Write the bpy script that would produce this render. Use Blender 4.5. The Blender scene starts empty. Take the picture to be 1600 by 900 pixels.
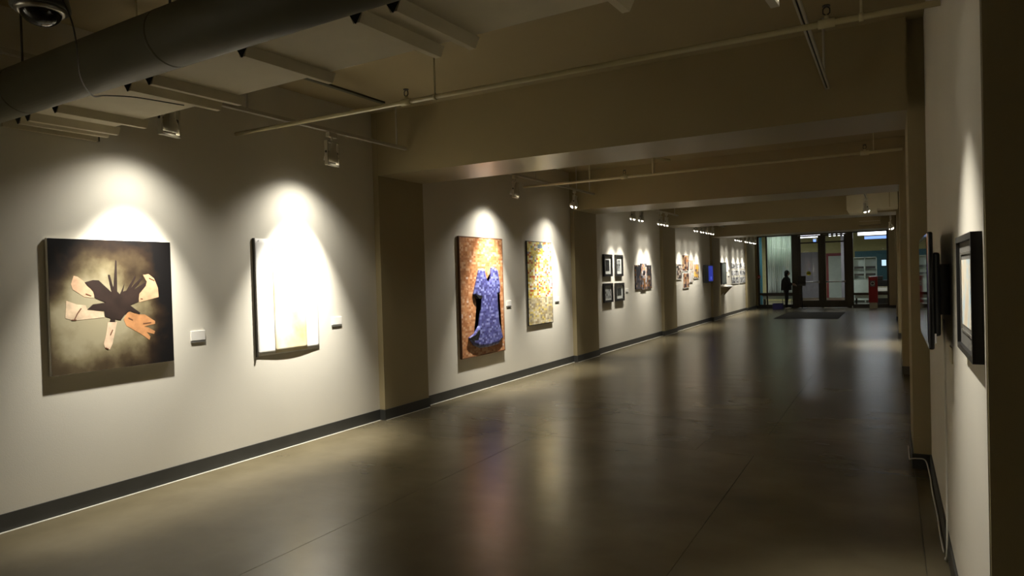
import bpy, bmesh, math, random
from mathutils import Vector, Matrix
random.seed(7)
SC = bpy.context.scene
COL = SC.collection
PI = math.pi

# ------------------------------------------------------------------ camera
def camera_axes(yaw, pitch, roll):
    f = Vector((-math.sin(yaw)*math.cos(pitch), math.cos(yaw)*math.cos(pitch), math.sin(pitch)))
    r = Vector((math.cos(yaw), math.sin(yaw), 0)); u = r.cross(f)
    c, s = math.cos(roll), math.sin(roll)
    return c*r + s*u, -s*r + c*u, f
cam = bpy.data.cameras.new('camera'); camo = bpy.data.objects.new('camera', cam); COL.objects.link(camo)
cam.sensor_width = 36.0; cam.lens = 24.0; cam.clip_start = 0.05; cam.clip_end = 200
_r, _u, _f = camera_axes(0.506692666, -0.0142178542, -0.0281271711)
m = Matrix.Identity(4)
for i in range(3):
    m[i][0] = _r[i]; m[i][1] = _u[i]; m[i][2] = -_f[i]
m[2][3] = 1.65
camo.matrix_world = m
SC.camera = camo

# ------------------------------------------------------------------ world, exposure
w = bpy.data.worlds.new('night'); SC.world = w; w.use_nodes = True
w.node_tree.nodes['Background'].inputs[0].default_value = (0.02, 0.025, 0.035, 1)
w.node_tree.nodes['Background'].inputs[1].default_value = 0.3
SC.view_settings.view_transform = 'Standard'; SC.view_settings.look = 'None'
SC.view_settings.gamma = 1.0; SC.view_settings.use_curve_mapping = False
SC.view_settings.exposure = -0.22
LAMP_WATT = 480.0
SPILL = 0.075
LOBBY_WATT = 55.0
LAMP_COL = (1.0, 0.95, 0.85)

# ------------------------------------------------------------------ materials
def nodes_of(name):
    mt = bpy.data.materials.new(name); mt.use_nodes = True
    nt = mt.node_tree
    return mt, nt, nt.nodes['Principled BSDF']
def mat(name, col, rough=0.6, metal=0.0, var=0.06, scale=6.0, bump=0.0, bscale=80.0, spec=0.5, trans=0.0):
    mt, nt, b = nodes_of(name)
    b.inputs['Roughness'].default_value = rough; b.inputs['Metallic'].default_value = metal
    b.inputs['Specular IOR Level'].default_value = spec
    if trans: b.inputs['Transmission Weight'].default_value = trans
    tc = nt.nodes.new('ShaderNodeTexCoord')
    n = nt.nodes.new('ShaderNodeTexNoise'); n.inputs['Scale'].default_value = scale; n.inputs['Detail'].default_value = 4
    nt.links.new(tc.outputs['Object'], n.inputs['Vector'])
    r = nt.nodes.new('ShaderNodeValToRGB')
    r.color_ramp.elements[0].position = 0.3; r.color_ramp.elements[1].position = 0.7
    r.color_ramp.elements[0].color = (*[c*(1-var) for c in col], 1)
    r.color_ramp.elements[1].color = (*[min(1, c*(1+var)) for c in col], 1)
    nt.links.new(n.outputs['Fac'], r.inputs['Fac']); nt.links.new(r.outputs['Color'], b.inputs['Base Color'])
    if bump:
        n2 = nt.nodes.new('ShaderNodeTexNoise'); n2.inputs['Scale'].default_value = bscale
        nt.links.new(tc.outputs['Object'], n2.inputs['Vector'])
        bp = nt.nodes.new('ShaderNodeBump'); bp.inputs['Strength'].default_value = bump; bp.inputs['Distance'].default_value = 0.01
        nt.links.new(n2.outputs['Fac'], bp.inputs['Height']); nt.links.new(bp.outputs['Normal'], b.inputs['Normal'])
    return mt
def emit(name, col, strength):
    mt, nt, b = nodes_of(name)
    b.inputs['Base Color'].default_value = (*col, 1)
    b.inputs['Emission Color'].default_value = (*col, 1); b.inputs['Emission Strength'].default_value = strength
    return mt
def ramp_node(nt, cols, interp='CONSTANT'):
    r = nt.nodes.new('ShaderNodeValToRGB'); r.color_ramp.interpolation = interp
    k = len(cols)
    while len(r.color_ramp.elements) < k: r.color_ramp.elements.new(0.5)
    for i, c in enumerate(cols):
        r.color_ramp.elements[i].position = i/k if interp == 'CONSTANT' else i/(k-1)
        r.color_ramp.elements[i].color = (*c, 1)
    return r
def patches(name, cell, cols, rough=0.6, seed=0.0, soft=0.25, grout=0.0, spec=0.4, big=None):
    """blocky print or tesserae: white noise on a snapped grid, one colour per cell"""
    mt, nt, b = nodes_of(name); b.inputs['Roughness'].default_value = rough; b.inputs['Specular IOR Level'].default_value = spec
    L = nt.links.new
    tc = nt.nodes.new('ShaderNodeTexCoord')
    ad = nt.nodes.new('ShaderNodeVectorMath'); ad.operation = 'ADD'; ad.inputs[1].default_value = (0, 50.013+seed, 50.017)
    L(tc.outputs['Object'], ad.inputs[0])
    mk = nt.nodes.new('ShaderNodeVectorMath'); mk.operation = 'MULTIPLY'; mk.inputs[1].default_value = (0, 1, 1)
    L(ad.outputs[0], mk.inputs[0])
    sn = nt.nodes.new('ShaderNodeVectorMath'); sn.operation = 'SNAP'; sn.inputs[1].default_value = (1, cell[0], cell[1])
    L(mk.outputs[0], sn.inputs[0])
    wn = nt.nodes.new('ShaderNodeTexWhiteNoise'); wn.noise_dimensions = '3D'; L(sn.outputs[0], wn.inputs['Vector'])
    fac = wn.outputs['Value']
    if big:                                       # slower drift of the palette over the picture
        no = nt.nodes.new('ShaderNodeTexNoise'); no.inputs['Scale'].default_value = big; L(mk.outputs[0], no.inputs['Vector'])
        mx = nt.nodes.new('ShaderNodeMath'); mx.operation = 'MULTIPLY_ADD'; mx.inputs[1].default_value = 0.55
        L(wn.outputs['Value'], mx.inputs[0])
        m2 = nt.nodes.new('ShaderNodeMath'); m2.operation = 'MULTIPLY'; m2.inputs[1].default_value = 0.45; L(no.outputs['Fac'], m2.inputs[0])
        L(m2.outputs[0], mx.inputs[2]); fac = mx.outputs[0]
    r = ramp_node(nt, cols); L(fac, r.inputs['Fac'])
    n = nt.nodes.new('ShaderNodeTexNoise'); n.inputs['Scale'].default_value = 25; L(tc.outputs['Object'], n.inputs['Vector'])
    hs = nt.nodes.new('ShaderNodeMixRGB'); hs.blend_type = 'MULTIPLY'; hs.inputs['Fac'].default_value = soft
    L(r.outputs['Color'], hs.inputs['Color1']); L(n.outputs['Fac'], hs.inputs['Color2'])
    out = hs.outputs['Color']
    if grout:
        fr = nt.nodes.new('ShaderNodeVectorMath'); fr.operation = 'MODULO'; fr.inputs[1].default_value = (1, cell[0], cell[1]); L(mk.outputs[0], fr.inputs[0])
        sp = nt.nodes.new('ShaderNodeSeparateXYZ'); L(fr.outputs[0], sp.inputs[0])
        a = nt.nodes.new('ShaderNodeMath'); a.operation = 'GREATER_THAN'; a.inputs[1].default_value = cell[0]*grout; L(sp.outputs['Y'], a.inputs[0])
        c = nt.nodes.new('ShaderNodeMath'); c.operation = 'GREATER_THAN'; c.inputs[1].default_value = cell[1]*grout; L(sp.outputs['Z'], c.inputs[0])
        g = nt.nodes.new('ShaderNodeMath'); g.operation = 'MULTIPLY'; L(a.outputs[0], g.inputs[0]); L(c.outputs[0], g.inputs[1])
        bp = nt.nodes.new('ShaderNodeBump'); bp.inputs['Strength'].default_value = 0.4; bp.inputs['Distance'].default_value = 0.003
        L(g.outputs[0], bp.inputs['Height']); L(bp.outputs['Normal'], b.inputs['Normal'])
    L(out, b.inputs['Base Color'])
    return mt

M = {}
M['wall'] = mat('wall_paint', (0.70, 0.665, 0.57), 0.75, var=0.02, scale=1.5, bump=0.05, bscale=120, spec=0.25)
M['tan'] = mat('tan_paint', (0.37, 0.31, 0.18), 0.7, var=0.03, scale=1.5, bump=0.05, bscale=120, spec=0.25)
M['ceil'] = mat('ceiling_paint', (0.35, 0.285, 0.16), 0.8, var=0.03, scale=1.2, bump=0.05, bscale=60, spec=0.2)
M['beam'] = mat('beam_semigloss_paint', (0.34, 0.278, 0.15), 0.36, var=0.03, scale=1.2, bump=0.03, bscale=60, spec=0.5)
M['soffit'] = mat('soffit_paint', (0.66, 0.60, 0.44), 0.7, var=0.03, spec=0.2)
M['duct'] = mat('duct_paint', (0.10, 0.092, 0.055), 0.6, var=0.05)
M['base'] = mat('dark_rubber', (0.045, 0.045, 0.04), 0.5, var=0.1)
M['pipe'] = mat('cream_pipe_paint', (0.62, 0.56, 0.34), 0.22, var=0.04)
M['track'] = mat('track_enamel', (0.50, 0.47, 0.39), 0.4, var=0.04)
M['slot'] = mat('track_slot', (0.015, 0.015, 0.012), 0.6)
M['lampbody'] = mat('lamp_enamel', (0.55, 0.52, 0.42), 0.4, var=0.04)
M['black'] = mat('black_plastic', (0.012, 0.012, 0.012), 0.35)
M['blackwood'] = mat('black_wood', (0.014, 0.013, 0.012), 0.4)
M['dark'] = mat('dark_metal', (0.035, 0.03, 0.022), 0.45)
M['white'] = mat('white_card', (0.82, 0.80, 0.74), 0.7, var=0.02)
M['matboard'] = mat('white_mat_board', (0.80, 0.79, 0.76), 0.8, var=0.02)
M['greymat'] = mat('grey_mat_board', (0.12, 0.115, 0.10), 0.8)
M['metal'] = mat('brushed_metal', (0.55, 0.54, 0.50), 0.3, 1.0)
M['steel'] = mat('pale_steel', (0.60, 0.59, 0.60), 0.35, 0.6)
M['lens'] = emit('lamp_lens_glow', (1.0, 0.94, 0.84), 12.0)
M['tube'] = emit('fluorescent_glow', (0.90, 0.92, 1.0), 5.0)
M['bluetube'] = emit('blue_sign_glow', (0.22, 0.38, 0.95), 1.6)
M['screen'] = emit('blue_screen_glow', (0.025, 0.04, 0.36), 0.9)

def floor_material():
    mt, nt, b = nodes_of('polished_concrete'); L = nt.links.new
    geo = nt.nodes.new('ShaderNodeNewGeometry')
    n1 = nt.nodes.new('ShaderNodeTexNoise'); n1.inputs['Scale'].default_value = 0.9; n1.inputs['Detail'].default_value = 5; n1.inputs['Roughness'].default_value = 0.5
    L(geo.outputs['Position'], n1.inputs['Vector'])
    r = ramp_node(nt, [(0.10, 0.082, 0.048), (0.155, 0.13, 0.078), (0.225, 0.19, 0.12)], 'LINEAR')
    r.color_ramp.elements[0].position = 0.25; r.color_ramp.elements[2].position = 0.75
    L(n1.outputs['Fac'], r.inputs['Fac']); L(r.outputs['Color'], b.inputs['Base Color'])
    n2 = nt.nodes.new('ShaderNodeTexNoise'); n2.inputs['Scale'].default_value = 2.2; n2.inputs['Detail'].default_value = 5
    L(geo.outputs['Position'], n2.inputs['Vector'])
    rr = nt.nodes.new('ShaderNodeMapRange'); rr.inputs[1].default_value = 0.1; rr.inputs[2].default_value = 0.9
    rr.inputs[3].default_value = 0.262; rr.inputs[4].default_value = 0.272
    L(n2.outputs['Fac'], rr.inputs[0]); L(rr.outputs[0], b.inputs['Roughness'])
    n3 = nt.nodes.new('ShaderNodeTexNoise'); n3.inputs['Scale'].default_value = 3.0; n3.inputs['Detail'].default_value = 3
    vm = nt.nodes.new('ShaderNodeVectorMath'); vm.operation = 'MULTIPLY'; vm.inputs[1].default_value = (0.35, 1.25, 1.0)
    L(geo.outputs['Position'], vm.inputs[0]); L(vm.outputs[0], n3.inputs['Vector'])
    bp = nt.nodes.new('ShaderNodeBump'); bp.inputs['Strength'].default_value = 0.16; bp.inputs['Distance'].default_value = 0.03
    L(n3.outputs['Fac'], bp.inputs['Height']); L(bp.outputs['Normal'], b.inputs['Normal'])
    b.inputs['Specular IOR Level'].default_value = 0.5
    return mt
M['floor'] = floor_material()
M['joint'] = mat('floor_joint_filler', (0.075, 0.062, 0.042), 0.7)
M['mattex'] = mat('mat_pile', (0.035, 0.034, 0.028), 0.95, var=0.2, scale=40, bump=0.5, bscale=300)

def glass_material(name, tint=(0.975, 0.985, 0.98)):
    """thin pane: clear transmission plus a Fresnel reflection"""
    mt, nt, b = nodes_of(name); L = nt.links.new
    nt.nodes.remove(b)
    lw_ = nt.nodes.new('ShaderNodeLayerWeight')
    pw = nt.nodes.new('ShaderNodeMath'); pw.operation = 'POWER'; pw.inputs[1].default_value = 5.0; L(lw_.outputs['Facing'], pw.inputs[0])
    fr = nt.nodes.new('ShaderNodeMath'); fr.operation = 'MULTIPLY_ADD'; fr.inputs[1].default_value = 0.85; fr.inputs[2].default_value = 0.03; L(pw.outputs[0], fr.inputs[0])
    tr = nt.nodes.new('ShaderNodeBsdfTransparent'); tr.inputs['Color'].default_value = (*tint, 1)
    gl = nt.nodes.new('ShaderNodeBsdfGlossy'); gl.inputs['Roughness'].default_value = 0.02
    mx = nt.nodes.new('ShaderNodeMixShader')
    L(fr.outputs[0], mx.inputs[0]); L(tr.outputs[0], mx.inputs[1]); L(gl.outputs[0], mx.inputs[2])
    L(mx.outputs[0], nt.nodes['Material Output'].inputs['Surface'])
    return mt
M['glass'] = glass_material('clear_glass')

# ------------------------------------------------------------------ mesh helpers
class MB:
    """collects shapes (world coordinates) and links them as ONE mesh object"""
    def __init__(s): s.b = bmesh.new()
    def box(s, x0, x1, y0, y1, z0, z1, bev=0.0):
        v = [s.b.verts.new((x, y, z)) for x in (x0, x1) for y in (y0, y1) for z in (z0, z1)]
        F = [(0,1,3,2),(4,6,7,5),(0,4,5,1),(2,3,7,6),(0,2,6,4),(1,5,7,3)]
        fs = [s.b.faces.new([v[i] for i in f]) for f in F]
        if bev:
            es = list({e for f in fs for e in f.edges})
            bmesh.ops.bevel(s.b, geom=es, offset=bev, segments=2, affect='EDGES', profile=0.5)
        return s
    def tube(s, pts, r, n=10, cap=True, radii=None):
        pts = [Vector(p) for p in pts]; rings = []; prev = None
        for i, p in enumerate(pts):
            a = pts[i]-pts[i-1] if i else pts[1]-pts[0]
            c = pts[i+1]-pts[i] if i < len(pts)-1 else a
            t = (a.normalized()+c.normalized()).normalized()
            if prev is None:
                u = t.cross(Vector((0,0,1)));
                if u.length < 1e-3: u = t.cross(Vector((1,0,0)))
            else: u = prev - t*prev.dot(t)
            u.normalize(); prev = u; v = t.cross(u)
            rr = radii[i] if radii else r
            rings.append([s.b.verts.new(p + rr*(math.cos(2*PI*k/n)*u + math.sin(2*PI*k/n)*v)) for k in range(n)])
        for a, c in zip(rings, rings[1:]):
            for k in range(n):
                f = s.b.faces.new((a[k], a[(k+1)%n], c[(k+1)%n], c[k])); f.smooth = True
        if cap:
            s.b.faces.new(rings[0][::-1]); s.b.faces.new(rings[-1])
        return s
    def cyl(s, p0, p1, r, n=16, r2=None): return s.tube([p0, p1], r, n, True, [r, r if r2 is None else r2])
    def lathe(s, prof, c, axis, n=20):
        """prof = [(radius, distance along axis)]"""
        axis = Vector(axis).normalized(); u = axis.cross(Vector((0,0,1)))
        if u.length < 1e-3: u = axis.cross(Vector((1,0,0)))
        u.normalize(); v = axis.cross(u); c = Vector(c); rings = []
        for r, d in prof:
            rings.append([s.b.verts.new(c + axis*d + r*(math.cos(2*PI*k/n)*u+math.sin(2*PI*k/n)*v)) for k in range(n)])
        for a, b in zip(rings, rings[1:]):
            for k in range(n):
                f = s.b.faces.new((a[k], a[(k+1)%n], b[(k+1)%n], b[k])); f.smooth = True
        return s
    def prism(s, poly, d0, d1, axis):
        """poly in the two other axes (cyclic order), extruded from d0 to d1 along axis"""
        def P(a, b, d): return {'x': (d, a, b), 'y': (a, d, b), 'z': (a, b, d)}[axis]
        A = [s.b.verts.new(P(a, b, d0)) for a, b in poly]; B = [s.b.verts.new(P(a, b, d1)) for a, b in poly]
        s.b.faces.new(A); s.b.faces.new(B[::-1]); k = len(poly)
        for i in range(k): s.b.faces.new((A[i], B[i], B[(i+1)%k], A[(i+1)%k]))
        return s
    def sphere(s, c, r, seg=16, ring=10, sc=(1,1,1)):
        mm = Matrix.Translation(c) @ Matrix.Diagonal((r*sc[0], r*sc[1], r*sc[2], 1))
        o = bmesh.ops.create_uvsphere(s.b, u_segments=seg, v_segments=ring, radius=1, matrix=mm)
        for v in o['verts']:
            for f in v.link_faces: f.smooth = True
        return s
    def build(s, name, material, parent=None, kind=None):
        bmesh.ops.recalc_face_normals(s.b, faces=s.b.faces)
        me = bpy.data.meshes.new(name)
        off = wloc(parent) if parent else Vector((0,0,0))
        if not parent and not kind:
            pass
        if off.length: bmesh.ops.translate(s.b, verts=s.b.verts, vec=-off)
        s.b.to_mesh(me); s.b.free()
        me.materials.append(material)
        o = bpy.data.objects.new(name, me); COL.objects.link(o)
        if parent: o.parent = parent
        if kind: o['kind'] = kind
        return o
def wloc(o):
    v = Vector((0,0,0))
    while o: v = v + o.location; o = o.parent
    return v
def smooth_path(p, n=6):
    """Catmull-Rom through the points"""
    p = [Vector(q) for q in p]; out = []
    for i in range(len(p)-1):
        a, b, c, d = p[max(0, i-1)], p[i], p[i+1], p[min(len(p)-1, i+2)]
        for k in range(n):
            t = k/n
            out.append(0.5*((2*b)+(c-a)*t+(2*a-5*b+4*c-d)*t*t+(3*b-a-3*c+d)*t*t*t))
    return out + [p[-1]]
def recenter(o, c):
    """move a top-level mesh's origin to c without moving the mesh"""
    c = Vector(c); o.data.transform(Matrix.Translation(-c)); o.location = c; return o
def tag(o, label, cat, group=None):
    o['label'] = label; o['category'] = cat
    if group: o['group'] = group
    return o
def thing(name, loc, label, cat, group=None):
    o = bpy.data.objects.new(name, None); o.empty_display_size = 0.1; COL.objects.link(o); o.location = loc
    return tag(o, label, cat, group)
def struct(name, mb, material): return mb.build(name, material, None, 'structure')
def copy_tree(o, parent=None):
    c = o.copy(); COL.objects.link(c); c.parent = parent
    for ch in list(o.children): copy_tree(ch, c)
    return c

# ------------------------------------------------------------------ the setting
XL, XR, ZC = -5.38, 0.265, 3.65
YB, YF = -3.0, 32.2
PIL = [(6.35, 7.23), (12.07, 13.2), (17.9, 19.12), (23.66, 24.87), (30.0, 32.2)]
# floor: a base plus cast slabs with recessed joints
fl = struct('floor', MB().box(XL-0.15, 2.2, YB, YF+0.15, -0.12, -0.006), M['joint'])
rows = [(YB, 1.5), (1.5, 6.365), (6.365, 7.22), (7.22, 12.07), (12.07, 13.1), (13.1, 17.9), (17.9, 19.0), (19.0, 23.7), (23.7, 24.8), (24.8, YF+0.1)]
for ri, (a, b) in enumerate(rows):
    narrow = b-a < 1.3
    xs = [XL-0.1, -3.46, -1.62, 0.142] if narrow else [XL-0.1, -3.28, -1.1, 0.142]
    xs = xs + [2.2] if b < 2.65 or a < 2.65 else xs + [XR+0.02]
    for x0, x1 in zip(xs, xs[1:]):
        g = 0.002
        MB().box(x0+g, x1-g, a+g, b-g, -0.006, 0.0).build('slab', M['floor'], fl)
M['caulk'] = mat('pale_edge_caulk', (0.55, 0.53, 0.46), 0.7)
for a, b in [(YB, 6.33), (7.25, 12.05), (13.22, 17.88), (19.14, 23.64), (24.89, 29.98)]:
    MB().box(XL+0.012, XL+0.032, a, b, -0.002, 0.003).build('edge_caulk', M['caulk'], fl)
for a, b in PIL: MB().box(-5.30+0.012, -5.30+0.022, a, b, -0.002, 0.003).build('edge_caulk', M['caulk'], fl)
# left wall with its pilasters
wl = struct('wall_left', MB().box(XL-0.15, XL, YB, YF+0.1, -0.05, ZC+0.05), M['wall'])
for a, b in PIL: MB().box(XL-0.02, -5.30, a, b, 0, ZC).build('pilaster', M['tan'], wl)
# right wall, ending towards the viewer in a return
wr = struct('wall_right', MB().box(XR, XR+0.12, 2.67, YF+0.1, -0.05, ZC+0.05), M['wall'])
for a, b in [(6.45, 7.35), (12.1, 13.05), (18.2, 19.2), (24.3, 25.2)]:
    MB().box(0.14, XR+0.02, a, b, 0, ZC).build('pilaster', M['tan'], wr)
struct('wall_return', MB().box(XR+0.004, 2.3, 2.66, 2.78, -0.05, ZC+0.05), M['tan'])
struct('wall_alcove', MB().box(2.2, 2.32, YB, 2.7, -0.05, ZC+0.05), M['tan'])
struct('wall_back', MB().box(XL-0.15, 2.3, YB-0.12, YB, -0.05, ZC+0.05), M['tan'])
# ceiling and its downstand beams
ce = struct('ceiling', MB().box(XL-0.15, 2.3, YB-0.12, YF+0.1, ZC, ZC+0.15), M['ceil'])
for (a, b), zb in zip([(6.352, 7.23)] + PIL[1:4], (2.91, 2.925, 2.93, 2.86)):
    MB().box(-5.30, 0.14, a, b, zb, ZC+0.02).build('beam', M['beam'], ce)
for x in (-4.9,):
    MB().box(x-0.025, x+0.025, 3.3, 6.0, ZC-0.02, ZC+0.001).build('surface_raceway', M['duct'], ce)
# baseboards, one strip per stretch of wall
def board(name, pieces):
    o = None
    for i, p in enumerate(pieces):
        mb = MB().box(*p)
        if i == 0: o = struct(name, mb, M['base'])
        else: mb.build('baseboard_strip', M['base'], o)
pl, h = 0.012, 0.125
P = []; y = YB
for a, b in PIL:
    P.append((XL, XL+pl, y, a, 0, h)); P.append((XL, -5.30+pl, a-pl, a, 0, h)); P.append((-5.30, -5.30+pl, a, b, 0, h))
    P.append((XL, -5.30+pl, b, min(b+pl, YF-0.01), 0, h)) if b < YF else None
    y = b
board('baseboard_left', P)
P = []; y = 2.67
for a, b in [(6.45, 7.35), (12.1, 13.05), (18.2, 19.2), (24.3, 25.2)]:
    P.append((XR-pl, XR, y, a, 0, h)); P.append((0.14-pl, XR, a-pl, a, 0, h)); P.append((0.14-pl, 0.14, a, b, 0, h)); y = b
P.append((XR-pl, XR, y, YF, 0, h))
board('baseboard_right', P)

# far wall with glazing ----------------------------------------------------
Y0, Y1 = YF, YF+0.12
def far(x0, x1, z0, z1, mb): mb.box(x0, x1, Y0, Y1, z0, z1); return mb
mb = MB(); far(XL, -5.22, 0, ZC, mb); far(-5.22, 0.27, 3.24, ZC, mb); far(-0.06, 0.27, 0, 3.24, mb)
wf = struct('wall_far', mb, M['tan'])
board('baseboard_far', [(-5.30, -3.72, Y0-0.02, Y0, 0, 0.10), (-1.42, XR, Y0-0.02, Y0, 0, 0.10)])
M['frame'] = mat('bronze_frame', (0.040, 0.032, 0.018), 0.4, 0.0)
def window(name, x0, x1, z0, z1, vs, hs, t=0.07):
    mb = MB()
    far(x0, x0+t, z0, z1, mb); far(x1-t, x1, z0, z1, mb); far(x0, x1, z0, z0+t, mb); far(x0, x1, z1-t, z1, mb)
    o = struct(name, mb, M['frame'])
    for v in vs: MB().box(v-0.03, v+0.03, Y0+0.01, Y1-0.01, z0, z1).build('mullion', M['frame'], o)
    for hh in hs: MB().box(x0, x1, Y0+0.01, Y1-0.01, hh-0.05, hh+0.05).build('transom', M['frame'], o)
    xs = [x0+t] + vs + [x1-t]; zs = [z0+t] + hs + [z1-t]
    for a, b in zip(xs, xs[1:]):
        for c, d in zip(zs, zs[1:]):
            MB().box(a, b, Y0+0.05, Y0+0.06, c, d).build('pane', M['glass'], o)
    return o
window('window_1', -5.22, -3.72, 0.08, 3.24, [-4.84], [0.62])
window('window_2', -1.44, -0.06, 0.08, 3.24, [], [0.58])
mb = MB(); far(-3.72, -3.52, 0, 3.24, mb); far(-1.62, -1.44, 0, 3.24, mb); far(-3.52, -1.62, 3.16, 3.24, mb); far(-2.63, -2.53, 0, 3.16, mb)
struct('trim_door_frame', mb, M['frame'])
def door(name, x0, x1, hinge_left):
    mb = MB()
    s = 0.10
    for a in ((x0, x0+s, 0.02, 3.15), (x1-s, x1, 0.02, 3.15), (x0+s, x1-s, 0.02, 0.32), (x0+s, x1-s, 3.09, 3.15), (x0+s, x1-s, 2.80, 2.86)):
        mb.box(a[0], a[1], Y0+0.03, Y0+0.09, a[2], a[3])
    o = struct(name, mb, M['frame'])
    MB().box(x0+s, x1-s, Y0+0.055, Y0+0.065, 0.32, 2.80).build('pane', M['glass'], o)
    MB().box(x0+s, x1-s, Y0+0.055, Y0+0.065, 2.86, 3.09).build('transom_pane', M['glass'], o)
    MB().box(x0+s, x1-s, Y0+0.02, Y0+0.03, 0.33, 0.43).build('kick_rail', M['white'], o)
    mb = MB(); zb = 1.12
    mb.tube([(x0+s, Y0-0.04, zb), (x1-s*0.5, Y0-0.04, zb)], 0.025, 8)
    for xx in (x0+s+0.03, x1-s*0.5-0.03): mb.box(xx-0.03, xx+0.03, Y0-0.04, Y0+0.03, zb-0.04, zb+0.04)
    mb.build('push_bar', M['metal'], o)
    return o
d1 = door('door_1', -3.52, -2.63, True)
d2 = door('door_2', -2.53, -1.62, False)
yel = mat('yellow_sticker', (0.85, 0.80, 0.02), 0.6)
o = MB().cyl((-3.12, Y0+0.052, 1.50), (-3.12, Y0+0.048, 1.50), 0.09, 20).build('round_sticker', yel, d1); o['label'] = 'yellow round sticker with a dark bar'
MB().box(-3.165, -3.075, Y0+0.044, Y0+0.048, 1.485, 1.515).build('sticker_bar', M['dark'], d1)

# ------------------------------------------------------------------ lobby seen through the glass
LY = 40.0
M['lobwall'] = mat('lobby_yellow_paint', (0.50, 0.46, 0.20), 0.7)
M['lobfloor'] = mat('lobby_terrazzo', (0.16, 0.15, 0.13), 0.25, var=0.2, scale=12)
M['teal'] = mat('teal_panel', (0.045, 0.16, 0.19), 0.5)
M['paleg'] = mat('pale_green_paint', (0.46, 0.52, 0.44), 0.6)
M['grey'] = mat('grey_paint', (0.18, 0.17, 0.18), 0.6)
M['redb'] = mat('dark_red_paint', (0.22, 0.02, 0.02), 0.5)
struct('floor_lobby', MB().box(-9, 4, Y1+0.04, LY+0.2, -0.12, -0.001), M['lobfloor'])
struct('ceiling_lobby', MB().box(-9, 4, Y1, LY+0.2, 3.7, 3.85), M['grey'])
lw = struct('wall_lobby', MB().box(-9, 4, LY, LY+0.15, -0.05, 3.8), M['lobwall'])
MB().box(-4.3, -3.2, LY-0.04, LY, 0.0, 2.6).build('grey_panel', M['grey'], lw)
MB().box(-3.0, -2.15, LY-0.05, LY, 0, 2.5).build('red_door_frame', M['redb'], lw)
MB().box(-2.88, -2.27, LY-0.07, LY-0.05, 0.05, 2.35).build('door_panel', M['paleg'], lw)
MB().box(-1.62, -0.02, LY-0.06, LY, 0.0, 2.55).build('teal_surround', M['teal'], lw)
struct('wall_lobby_left', MB().box(-9.1, -9, Y1, LY+0.1, -0.05, 3.8), M['lobwall'])
struct('wall_lobby_right', MB().box(1.0, 1.12, Y1+0.04, LY, -0.05, 3.8), M['lobwall'])
struct('trim_lobby_column', MB().box(-2.05, -1.75, 36.0, 36.3, 0, 3.7), M['grey'])
struct('trim_teal_screen', MB().box(-5.9, -5.35, 34.2, 34.3, 0.0, 3.6), M['teal'])
# curtain: a pleated sheet hanging behind the left window
mb = MB(); top = []; bot = []; nseg = 96
M['curtain'] = mat('pale_curtain_cloth', (0.62, 0.66, 0.60), 0.8, var=0.04)
for i in range(nseg+1):
    x = -4.86 + 1.06*i/nseg; yy = 32.62 + 0.045*math.sin(i*0.95) + 0.02*math.sin(i*0.31)
    top.append(mb.b.verts.new((x, yy, 3.3))); bot.append(mb.b.verts.new((x + 0.01*math.sin(i), yy + 0.01*math.sin(i*.7), 0.66)))
for i in range(nseg):
    f = mb.b.faces.new((top[i], top[i+1], bot[i+1], bot[i])); f.smooth = True
cu = mb.build('curtain', M['curtain']); sm = cu.modifiers.new('thickness', 'SOLIDIFY'); sm.thickness = 0.006
nt = M['curtain'].node_tree; bs = nt.nodes['Principled BSDF']; tl = nt.nodes.new('ShaderNodeBsdfTranslucent'); tl.inputs['Color'].default_value = (0.62, 0.68, 0.60, 1)
mxs = nt.nodes.new('ShaderNodeMixShader'); mxs.inputs[0].default_value = 0.5; nt.links.new(bs.outputs[0], mxs.inputs[1]); nt.links.new(tl.outputs[0], mxs.inputs[2]); nt.links.new(mxs.outputs[0], nt.nodes['Material Output'].inputs['Surface'])
recenter(cu, (-4.33, 32.62, 3.3)); tag(cu, 'pale green-white floor-length pleated curtain behind the left far window', 'curtain')
t = thing('curtain_rail', (-4.33, 32.62, 3.32), 'slim dark rail carrying the pale curtain behind the far window', 'rail')
MB().cyl((-4.95, 32.62, 3.32), (-3.75, 32.62, 3.32), 0.015, 8).build('rod', M['dark'], t)
for x in (-4.9, -3.8): MB().cyl((x, 32.62, 3.32), (x, 32.62, 3.7), 0.01, 8).build('hanger', M['dark'], t)
# fluorescent fittings
def tube_light(x0, x1, y, z, label, glow='tube', hgt=0.05):
    t = thing('fluorescent_light', ((x0+x1)/2, y, z), label, 'light', 'lobby ceiling lights')
    MB().box(x0, x1, y-0.07, y+0.07, z+0.02, z+0.07).build('housing', M['white'], t)
    MB().box(x0+0.02, x1-0.02, y-0.055, y+0.055, z-hgt, z+0.02).build('diffuser', M[glow], t)
    for x in (x0+0.15, x1-0.15): MB().cyl((x, y, z+0.07), (x, y, 3.7), 0.008, 6).build('hanger', M['dark'], t)
    if x1-x0 > 0.5 and glow == 'tube':
        la = bpy.data.lights.new('tube_light', 'AREA'); la.shape = 'RECTANGLE'; la.size = x1-x0; la.size_y = 0.12; la.energy = LOBBY_WATT; la.color = (0.93, 0.97, 1.0)
        lo = bpy.data.objects.new('tube_light', la); COL.objects.link(lo); lo.parent = t; lo.location = (0, 0, -hgt-0.02)
tube_light(-3.75, -2.75, 35.2, 3.28, 'white fluorescent light seen above the left glass door', hgt=0.10)
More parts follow.
